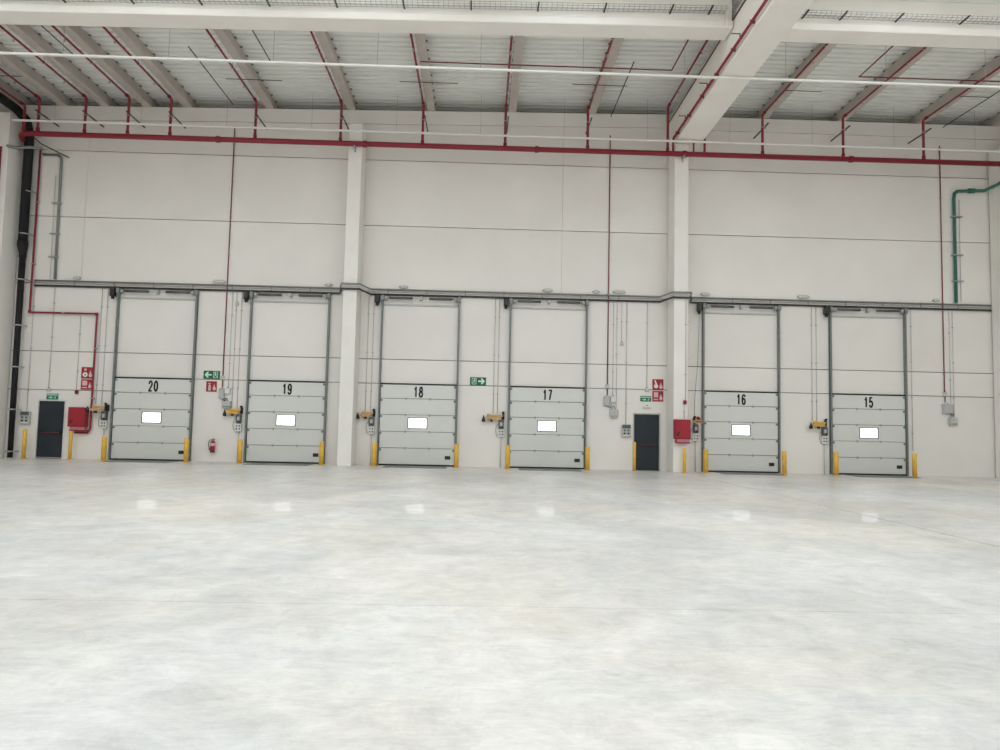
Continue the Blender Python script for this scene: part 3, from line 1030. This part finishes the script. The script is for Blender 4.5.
# fire extinguisher
def extinguisher(x, z):
    Y = WALL_Y
    cy = Y - .12
    o = thing('fire_extinguisher', (x, cy, z), 'red fire extinguisher with black hose on the wall below the fire signs', 'extinguisher')
    part('cylinder', MB().lathe(x, cy, [(.07, z + .04), (.085, z + .06), (.085, z + .36), (.075, z + .41), (.04, z + .44), (.03, z + .46)], 14), 'redbox', o)
    part('foot_ring', MB().lathe(x, cy, [(.086, z), (.088, z + .05), (.07, z + .06)], 14), 'black', o)
    part('label_band', MB().lathe(x, cy, [(.0862, z + .24), (.0865, z + .345)], 14), 'printpink', o)
    v = part('valve', MB().cyl((x, cy, z + .455), (x, cy, z + .50), .022, 8).box(x - .03, x + .09, cy - .015, cy + .015, z + .475, z + .49, .003)
             .box(x - .03, x + .08, cy - .012, cy + .012, z + .50, z + .515, .003), 'black', o)
    part('gauge', MB().disc_y(x, z + .475, .018, cy - .04, cy - .022, 10), 'white', v)
    part('hose', MB().tube([(x - .02, cy, z + .48), (x - .10, cy - .02, z + .46), (x - .14, cy - .03, z + .38), (x - .135, cy - .03, z + .26), (x - .11, cy - .03, z + .17)], .014, 6), 'black', o)
    part('nozzle', MB().cyl((x - .11, cy - .03, z + .17), (x - .105, cy - .03, z + .09), .016, 8, .026), 'black', o)
    part('wall_hook', MB().box(x - .03, x + .03, cy + .05, Y - .001, z + .40, z + .44), 'steel', o)


extinguisher(-10.12, 0.36)


# ------------------------------------------------------------------ signs
def sign_base(x0, x1, z0, z1, m, name, label, cat='sign', group=None, y=WALL_Y, rim=None):
    o = thing(name, ((x0 + x1) / 2, y, z0), label, cat, group)
    part('sign_board', MB().box(x0, x1, y - .018, y - .001, z0, z1, .003), m, o)
    return o


def runner(mb, cx, z0, h, y0, y1, s=1):
    """running figure pictogram, facing s"""
    q = lambda pts: mb.prism([(cx + s * p * h, z0 + r * h) for (p, r) in pts], 'y', y0, y1)
    mb.disc_y(cx + s * .12 * h, z0 + .88 * h, .10 * h, y0, y1, 10)
    q([(-.08, .45), (.08, .42), (.16, .74), (-.02, .76)])
    q([(.10, .74), (.14, .66), (.34, .56), (.36, .62)])
    q([(-.02, .76), (-.02, .68), (-.22, .58), (-.26, .64)])
    q([(.08, .46), (-.02, .42), (.18, .22), (.26, .26)])
    q([(.18, .26), (.25, .22), (.20, .02), (.12, .02)])
    q([(-.08, .48), (.04, .42), (-.16, .14), (-.24, .18)])
    q([(-.16, .18), (-.16, .10), (-.38, .10), (-.38, .18)])
    return mb


def arrow(mb, cx, cz, L, w, y0, y1, s):
    P = [(-.5, -.14), (.08, -.14), (-.12, -.5), (.14, -.5), (.5, 0), (.14, .5), (-.12, .5), (.08, .14), (-.5, .14)]
    return mb.prism([(cx + s * p * L, cz + r * w) for (p, r) in P], 'y', y0, y1)


YF0, YF1 = WALL_Y - .022, WALL_Y - .0175


def exit_arrow_sign(x0, x1, z0, z1, s, label):
    o = sign_base(x0, x1, z0, z1, 'signgreen', 'exit_arrow_sign', label, group='green exit arrow signs')
    w, h = x1 - x0, z1 - z0
    mid = (x0 + x1) / 2
    part('arrow_symbol', arrow(MB(), mid + s * w * .22, (z0 + z1) / 2, w * .42, h * .72, YF0, YF1, s), 'printgreen', o)
    cx = mid - s * w * .24
    fr = MB()
    a, b, c, d = cx - w * .14, cx + w * .14, z0 + h * .10, z1 - h * .10
    t = .018
    fr.box(a, a + t, YF0, YF1, c, d).box(b - t, b, YF0, YF1, c, d).box(a + t, b - t, YF0, YF1, d - t, d).box(a + t, b - t, YF0, YF1, c, c + t)
    part('doorway_symbol', fr, 'printgreen', o)
    part('running_figure', runner(MB(), cx, c + .025, h * .66, YF0, YF1, s), 'printgreen', o)
    return o


exit_arrow_sign(-10.63, -10.01, 3.15, 3.46, -1, 'green exit sign with arrow pointing toward dock door 20')
exit_arrow_sign(-0.44, 0.18, 3.14, 3.45, 1, 'green exit sign with arrow pointing toward dock door 17')


def door_exit_sign(x0, x1, z0, z1, label):
    o = sign_base(x0, x1, z0, z1, 'exitgreen', 'exit_sign', label, group='green exit signs over the emergency doors')
    w, h = x1 - x0, z1 - z0
    part('text_bar', MB().box(x0 + .02, x1 - .02, YF0, YF1, z1 - h * .30, z1 - h * .16), 'printgreen', o)
    part('running_figure', runner(MB(), x0 + w * .74, z0 + h * .08, h * .5, YF0, YF1, 1), 'printgreen', o)
    part('arrow_symbol', arrow(MB(), x0 + w * .36, z0 + h * .34, w * .36, h * .34, YF0, YF1, 1), 'printgreen', o)


door_exit_sign(-16.49, -16.05, 2.23, 2.45, 'small green exit sign over the emergency door beside dock door 20')
door_exit_sign(6.18, 6.61, 2.66, 2.88, 'small green exit sign over the emergency door beside dock door 17')


def flame(mb, cx, z0, h, y0, y1):
    P = [(0, 0), (.2, .08), (.26, .3), (.18, .52), (.14, .4), (.06, .75), (-.06, 1), (-.10, .7), (-.2, .5), (-.26, .25), (-.18, .06)]
    return mb.prism([(cx + p * h, z0 + r * h) for (p, r) in P], 'y', y0, y1)


def fire_sign(x0, x1, z0, z1, kind, label):
    o = sign_base(x0, x1, z0, z1, 'signred', 'fire_sign', label, group='red fire equipment signs')
    w, h = x1 - x0, z1 - z0
    cx = x0 + w * .33
    if kind == 'reel':
        part('hose_reel_symbol', MB().disc_y(cx, z0 + h * .34, w * .21, YF0, YF1, 18), 'print', o)
        part('hose_hub_symbol', MB().disc_y(cx, z0 + h * .34, w * .06, YF0 - .003, YF0, 12), 'signred', o)
        part('valve_symbol', MB().box(cx - w * .08, cx + w * .1, YF0, YF1, z0 + h * .68, z0 + h * .88), 'printpink', o)
    elif kind == 'ext':
        part('extinguisher_symbol', MB().box(cx - w * .12, cx + w * .12, YF0, YF1, z0 + h * .10, z0 + h * .55, .004)
             .prism([(cx - w * .12, z0 + h * .56), (cx + w * .12, z0 + h * .56), (cx + w * .05, z0 + h * .70), (cx - w * .05, z0 + h * .70)], 'y', YF0, YF1)
             .box(cx - w * .16, cx + w * .10, YF0, YF1, z0 + h * .74, z0 + h * .82), 'printpink', o)
    elif kind == 'hand':
        part('hose_reel_symbol', MB().disc_y(cx, z0 + h * .36, w * .19, YF0, YF1, 16).prism(
            [(cx - w * .16, z0 + h * .9), (cx - w * .05, z0 + h * .9), (cx + w * .1, z0 + h * .52), (cx - w * .05, z0 + h * .5)], 'y', YF0, YF1), 'print', o)
    else:
        part('alarm_symbol', MB().box(cx - w * .2, cx + w * .2, YF0, YF1, z0 + h * .40, z0 + h * .88, .004), 'printpink', o)
        part('hand_symbol', MB().box(cx - w * .22, cx + w * .2, YF0, YF1, z0 + h * .14, z0 + h * .26, .004), 'printpink', o)
    part('flame_symbol', flame(MB(), x0 + w * .78, z0 + h * .12, h * .62, YF0, YF1), 'printpink', o)


fire_sign(-15.24, -14.79, 3.05, 3.49, 'reel', 'red hose reel sign above the wall-mounted hose cabinet, upper of two')
fire_sign(-15.23, -14.79, 2.63, 3.02, 'alarm', 'red alarm sign above the wall-mounted hose cabinet, lower of two')
fire_sign(-10.51, -10.11, 2.66, 3.06, 'ext', 'red extinguisher sign under the green arrow sign near dock door 19')
fire_sign(6.65, 7.08, 3.11, 3.54, 'hand', 'red hose reel sign beside the girder column, upper of two')
fire_sign(6.65, 7.08, 2.67, 3.08, 'alarm', 'red alarm sign beside the girder column, lower of two')


# ------------------------------------------------------------------ cable tray along the wall, stepping round the columns
def tray_path(z, y, xa, xb):
    yf = 26.975 - (WALL_Y - y)
    pts = [(xa, y, z)]
    for (c0, c1) in ((-5.24, -4.73), (7.21, 7.75)):
        pts += [(c0 - .30, y, z), (c0 - .06, yf, z), (c1 + .10, yf, z), (c1 + .36, y, z)]
    pts.append((xb, y, z))
    return pts


o = thing('cable_tray', (1, WALL_Y, 6.58), 'grey wire cable tray along the wall above all dock doors, stepping round the columns', 'cable tray')
part('upper_rail', MB().tube(tray_path(6.77, 27.93, -17.18, 20.1), .035, 6), 'tray', o)
part('lower_line', MB().tube(tray_path(6.575, 27.93, -17.18, 20.1), .04, 6), 'cable', o, 'black lower line of the tray')  # plain black line along the lower edge of the tray
part('middle_wire', MB().tube(tray_path(6.68, 27.965, -17.18, 20.1), .012, 5), 'conduit', o)
k = -17.2
while k < 20:
    if not any(a - .6 < k < b + .6 for a, b in ((-5.24, -4.73), (7.21, 7.75))):
        part('tray_bracket', MB().box(k - .02, k + .02, 27.965, 27.999, 6.56, 6.82), 'steel', o)
    k += 1.5
for x, z, w, wh in ((-15.6, 6.86, .3, 'over the hose cabinet by dock door 20'), (-10.2, 6.86, .5, 'between dock doors 20 and 19'), (-6.0, 6.85, .3, 'over the handle side of dock door 19'),
                    (-3.1, 6.85, .35, 'over dock door 18'), (2.5, 6.86, .4, 'over the middle of dock door 17'), (4.4, 6.86, .3, 'over the handle side of dock door 17'),
                    (5.3, 6.87, .5, 'over the siren beside dock door 17'), (8.7, 6.87, .4, 'over the motor of dock door 16'), (12.6, 6.87, .5, 'between dock doors 16 and 15'),
                    (17.9, 6.87, .3, 'over the siren beside dock door 15')):
    o2 = thing('junction_box', (x, WALL_Y, z), 'small grey junction box on the cable tray ' + wh, 'junction box', 'junction boxes on the cable tray')
    cpart(('jb', w), 'box_body', lambda w=w: MB().box(-w / 2 + .06, w / 2 - .06, -.09, -.001, 0, .12, .01), 'conduit', o2)
    cpart(('jbc', w), 'cable_glands', lambda w=w: MB().cyl((-w / 2, -.045, .05), (-w / 2 + .06, -.045, .05), .02, 6).cyl((w / 2 - .06, -.045, .05), (w / 2, -.045, .05), .02, 6), 'tray', o2)


# ------------------------------------------------------------------ wall conduits and boxes
def vconduit(x, z0, z1, r, m, label, group=None, y=WALL_Y - .035, cat='conduit'):
    o = thing('wall_conduit', (x, y, z0), label, cat, group)
    part('tube', MB().cyl((x, y, z0), (x, y, z1), r, 6), m, o)
    n = max(1, int((z1 - z0) / 1.3))
    for i in range(n):
        z = z0 + (i + .5) * (z1 - z0) / n
        part('saddle_clip', MB().box(x - r - .018, x + r + .018, y - r - .004, WALL_Y - .001 if y > 27.5 else y + .03, z - .012, z + .012), 'steel', o)
    return o


vconduit(-9.89, 2.86, 13.1, .022, 'darkred', 'long thin dark red conduit down the wall to the grey boxes beside dock door 19')
vconduit(4.89, 3.30, 13.2, .022, 'darkred', 'long thin dark red conduit down the wall to the grey boxes beside dock door 17')
vconduit(18.18, 3.30, 13.2, .022, 'darkred', 'long thin dark red conduit down the wall to the grey boxes beside dock door 15')
GP = 'pale conduits from the cable tray'
for num, xs_ in {20: (-14.62, -14.40), 19: (-9.50, -9.30), 18: (-4.42, -4.22), 17: (0.48, 0.64), 15: (12.92, 13.10)}.items():
    for x, nb in zip(xs_, ('farther from', 'nearer to')):
        vconduit(x, 2.07, 6.56, .013, 'conduit', 'thin pale conduit above the lamp arm, %s the rail of dock door %d' % (nb, num), GP)
vconduit(8.02, 2.1, 6.56, .016, 'conduit', 'thin pale conduit between the girder column and dock door 16', GP)
run('hanging_cable', [(8.46, 27.9, 6.3), (8.40, 27.92, 4.2), (8.30, 27.97, 2.75), (8.30, 27.97, 2.16)], .007, 'darkgrey', 'thin dark cable hanging beside the rail of dock door 16', 'cable')
vconduit(-16.42, 2.64, 6.56, .014, 'conduit', 'thin pale conduit above the exit sign of the emergency door beside dock door 20', GP)
vconduit(-17.18, 1.76, 6.56, .013, 'conduit', 'thin pale conduit down to the button panel next to the black downpipe', GP)
vconduit(-15.38, 2.62, 5.45, .012, 'conduit', 'thin pale conduit down to the red call point near dock door 20', GP)
vconduit(5.62, 1.76, 6.56, .015, 'conduit', 'thin pale conduit down to the button panel beside dock door 17', GP)
vconduit(5.42, 4.95, 6.56, .012, 'conduit', 'short thin pale conduit ending at a detector beside dock door 17', GP)
vconduit(5.10, 2.85, 6.56, .012, 'conduit', 'thin pale conduit down to the white box beside dock door 17', GP)
vconduit(5.24, 2.40, 6.56, .012, 'conduit', 'thin pale conduit down to the square siren beside dock door 17', GP)
vconduit(6.43, 3.19, 6.56, .014, 'conduit', 'thin pale conduit above the exit sign of the emergency door beside dock door 17', GP)
vconduit(-9.66, 2.82, 6.56, .012, 'conduit', 'thin pale conduit down to the white box beside dock door 19', GP)
vconduit(16.88, 0.95, 6.56, .012, 'conduit', 'thin pale conduit down to the bollard on the handle side of dock door 15', GP)
vconduit(18.42, 2.85, 6.56, .012, 'conduit', 'thin pale conduit down to the grey box beside dock door 15', GP)
vconduit(18.55, 2.36, 6.56, .012, 'conduit', 'thin pale conduit down to the square siren beside dock door 15', GP)
vconduit(7.66, 2.72, 6.5, .014, 'conduit', 'thin pale conduit down the girder column to the red call point', GP, 26.95)
vconduit(7.61, 2.0, 2.545, .012, 'conduit', 'short pale conduit between call point and hose cabinet on the girder column', GP, 26.95)


def small_box(name, x0, x1, z0, z1, m, label, cat, dep=.11, extra=None, y=WALL_Y):
    o = thing(name, ((x0 + x1) / 2, y, z0), label, cat)
    part('housing', MB().box(x0, x1, y - dep, y - .001, z0, z1, .012), m, o)
    part('cover', MB().box(x0 + .025, x1 - .025, y - dep - .012, y - dep + .001, z0 + .025, z1 - .025, .004), m, o)
    part('cable_gland', MB().cyl(((x0 + x1) / 2, y - dep / 2, z1 - .002), ((x0 + x1) / 2, y - dep / 2, z1 + .035), .022, 8), 'darkgrey', o)
    if extra == 'loop':
        part('loop_cable', MB().tube([(x1 - .05, y - .05, z0 + .005), (x1 - .03, y - .06, z0 - .06), (x1 + .04, y - .06, z0 - .07), (x1 + .07, y - .05, z0 + .02)], .013, 6), 'darkgrey', o)
    return o


def siren(x0, x1, z0, z1, label):
    cx = (x0 + x1) / 2
    o = thing('siren', (cx, WALL_Y, z0), label, 'siren', 'grey wall sirens')
    Y = WALL_Y
    w = x1 - x0
    part('back_box', MB().box(x0, x1, Y - .08, Y - .001, z0 + .04, z1 - .03, .02), 'greybox', o)
    part('horn', MB().box(cx - w * .40, cx + w * .40, Y - .13, Y - .079, z0 + .07, z1 - .05, .03), 'conduit', o)
    part('horn_grille', MB().disc_y(cx, (z0 + z1) / 2, w * .26, Y - .142, Y - .129, 16), 'greybox', o)
    part('base_rim', MB().box(x0 + .03, x1 - .03, Y - .12, Y - .001, z0, z0 + .05, .012), 'greybox', o)
    part('loop_cable', MB().tube([(cx - .09, Y - .05, z1 - .03), (cx - .09, Y - .06, z1 + .05), (cx, Y - .06, z1 + .08), (cx + .05, Y - .05, z1 - .03)], .012, 6), 'darkgrey', o)
    return o


for (xo, who, zo) in ((0, 'dock door 17', 0), (13.30, 'dock door 15', 0)):
    small_box('coupler_box', 4.82 + xo, 4.97 + xo, 3.13, 3.29, 'conduit', 'tiny grey coupler box on the dark red conduit beside %s' % who, 'junction box', .08)
    run('wall_cable', [(4.89 + xo, 27.96, 2.885), (4.89 + xo, 27.96, 3.125)], .02, 'cable', 'short dark cable between coupler box and grey box beside %s' % who, 'cable')
small_box('wall_box', 4.75, 4.98, 2.47, 2.84, 'greybox', 'tall grey box next to the white box beside dock door 17', 'box', .12, 'loop')
small_box('wall_box', 5.01, 5.22, 2.60, 2.84, 'white', 'small white box next to the tall grey box beside dock door 17', 'box', .14)
siren(4.99, 5.32, 2.00, 2.36, 'square grey siren under the boxes beside dock door 17')
small_box('wall_box', 18.07, 18.46, 2.46, 2.82, 'greybox', 'wide grey box under the dark red conduit beside dock door 15', 'box', .14, 'loop')
siren(18.30, 18.67, 1.99, 2.34, 'square grey siren under the wide grey box beside dock door 15')
small_box('wall_box', -9.99, -9.79, 2.40, 2.79, 'greybox', 'tall grey box next to the white box beside dock door 19', 'box', .12, 'loop')
small_box('wall_box', -9.77, -9.57, 2.59, 2.81, 'white', 'small white box next to the tall grey box beside dock door 19', 'box', .14)
siren(-9.87, -9.52, 2.03, 2.35, 'square grey siren behind the yellow lamp arm beside dock door 19')
small_box('coupler_box', -9.965, -9.815, 3.12, 3.28, 'conduit', 'tiny grey coupler box on the dark red conduit beside dock door 19', 'junction box', .08)
small_box('coupler_box', 6.35, 6.52, 3.04, 3.18, 'conduit', 'tiny grey box above the exit sign beside dock door 17', 'junction box', .07)
small_box('coupler_box', -16.48, -16.34, 2.54, 2.65, 'conduit', 'tiny grey box above the exit sign beside dock door 20', 'junction box', .07)
small_box('emergency_light', 6.28, 6.60, 2.40, 2.49, 'white', 'flat white emergency light over the emergency door beside dock door 17', 'emergency light', .08)
small_box('detector', 5.37, 5.51, 4.82, 4.94, 'conduit', 'tiny pale detector high on the wall beside dock door 17', 'detector', .07)
small_box('detector', -9.55, -9.42, 6.0, 6.12, 'conduit', 'tiny pale detector high on the wall beside dock door 19', 'detector', .07)

# ------------------------------------------------------------------ pipes in the corners
# black roof drain: along the side wall, elbow, then down the corner
o = thing('downpipe', (-17.6, 27.75, 0), 'thick black drain downpipe in the corner next to the emergency door', 'downpipe')
part('upper_pipe', MB().tube([(-17.62, 24.2, 14.0), (-17.62, 24.2, 13.25), (-17.62, 24.4, 13.1), (-17.62, 26.9, 13.02), (-17.6, 27.45, 12.85), (-17.59, 27.68, 12.35), (-17.585, 27.70, 8.15)], .165, 14), 'blackpipe', o)
part('reducer', MB().tube([(-17.585, 27.70, 8.22), (-17.585, 27.70, 8.05), (-17.57, 27.72, 7.75), (-17.57, 27.72, 7.6)], [.185, .185, .13, .13], 14), 'blackpipe', o)
part('lower_pipe', MB().tube([(-17.57, 27.72, 7.7), (-17.55, 27.74, 0.02)], [.115, .095], 12), 'blackpipe', o)
for z in (10.15, 8.5, 6.75, 5.0, 3.42, 1.82, 0.25):
    r = .18 if z > 8 else .125
    part('pipe_clamp', MB().tube([(-17.58, 27.71, z - .025), (-17.58, 27.71, z + .025)], r, 12).box(-17.58 + r - .02, -17.58 + r + .08, 27.69, 27.73, z - .02, z + .02)
         .box(-17.58 + r + .03, -17.58 + r + .07, 27.72, 27.999, z - .02, z + .02), 'steel', o)

o = thing('hose_supply_pipe', (-15.9, WALL_Y - .07, 1.05), 'red supply pipe bending along the wall to the hose cabinet near dock door 20', 'pipe')
ys = WALL_Y - .11
part('supply_run', MB().tube([(-17.27, ys, 11.9), (-17.27, ys, 5.60), (-17.22, ys, 5.53), (-14.80, ys, 5.53), (-14.735, ys, 5.46), (-14.735, ys, 1.16), (-14.82, ys, 1.0), (-15.30, ys, 1.0)], .038, 8), 'red', o)
for x, z in ((-17.27, 9.8), (-17.27, 7.4), (-16.0, 5.53), (-14.735, 4.2), (-14.735, 2.3)):
    part('pipe_clip', MB().box(x - .055, x + .055, ys - .042, WALL_Y - .001, z - .02, z + .02), 'steel', o)
for p in ((-17.27, ys, 5.55), (-14.74, ys, 5.52)):
    part('elbow_collar', MB().box(p[0] - .055, p[0] + .055, p[1] - .05, p[1] + .04, p[2] - .055, p[2] + .055, .02), 'red', o)

o = thing('corner_conduit', (-16.45, WALL_Y - .06, 6.9), 'dark grey cable duct bent down the wall beside the black downpipe', 'conduit')
yc = WALL_Y - .07
part('duct', MB().tube([(-17.18, yc, 11.70), (-16.62, yc, 11.70), (-16.49, yc, 11.60), (-16.47, yc, 11.45), (-16.43, yc, 6.84)], .05, 8), 'rail', o)
for z in (9.8, 8.6, 7.7):
    part('duct_clamp', MB().box(-16.72, -16.38, yc - .055, WALL_Y - .001, z - .02, z + .02), 'steel', o)
part('side_wire', MB().tube([(-16.66, WALL_Y - .05, 10.9), (-16.62, WALL_Y - .05, 6.84)], .012, 5), 'conduit', o)
run('corner_cable', [(-17.88, 26.9, 11.62), (-17.84, 27.40, 11.74), (-17.40, 27.42, 11.78), (-17.1, 27.70, 11.86)], .06, 'tray', 'grey cable bundle crossing from the corner column to the bent duct', 'cable')
run('corner_cable', [(-17.4, 27.3, 12.3), (-17.0, 27.5, 11.95), (-16.2, 27.97, 11.62)], .022, 'cable', 'thin dark cable slanting across the corner near the red header', 'cable')
run('column_pipe', [(-18.14, 26.93, 0.0), (-18.14, 26.93, 11.6)], .04, 'red', 'red riser pipe on the face of the corner column beside the downpipe', 'pipe')

o = thing('green_pipe', (18.68, WALL_Y - .09, 6.9), 'dark green pipe bending down the wall beside the corner column above the siren', 'pipe')
yg = WALL_Y - .10
part('pipe_run', MB().tube([(20.07, 26.6, 11.62), (20.04, 27.3, 11.45), (19.85, 27.80, 11.36), (19.5, yg, 11.38), (18.82, yg, 11.34), (18.71, yg, 11.24), (18.68, yg, 11.05), (18.68, yg, 6.84)], .062, 10), 'teal', o)
for z in (10.3, 8.75, 7.7):
    part('pipe_clamp', MB().box(18.56, 18.98, yg - .07, WALL_Y - .001, z - .02, z + .02), 'steel', o)
part('coupling', MB().cyl((19.28, yg, 11.37), (19.52, yg, 11.38), .10, 10), 'teal', o)
part('side_wire', MB().cyl((18.93, WALL_Y - .03, 11.0), (18.93, WALL_Y - .03, 6.9), .012, 5), 'conduit', o)
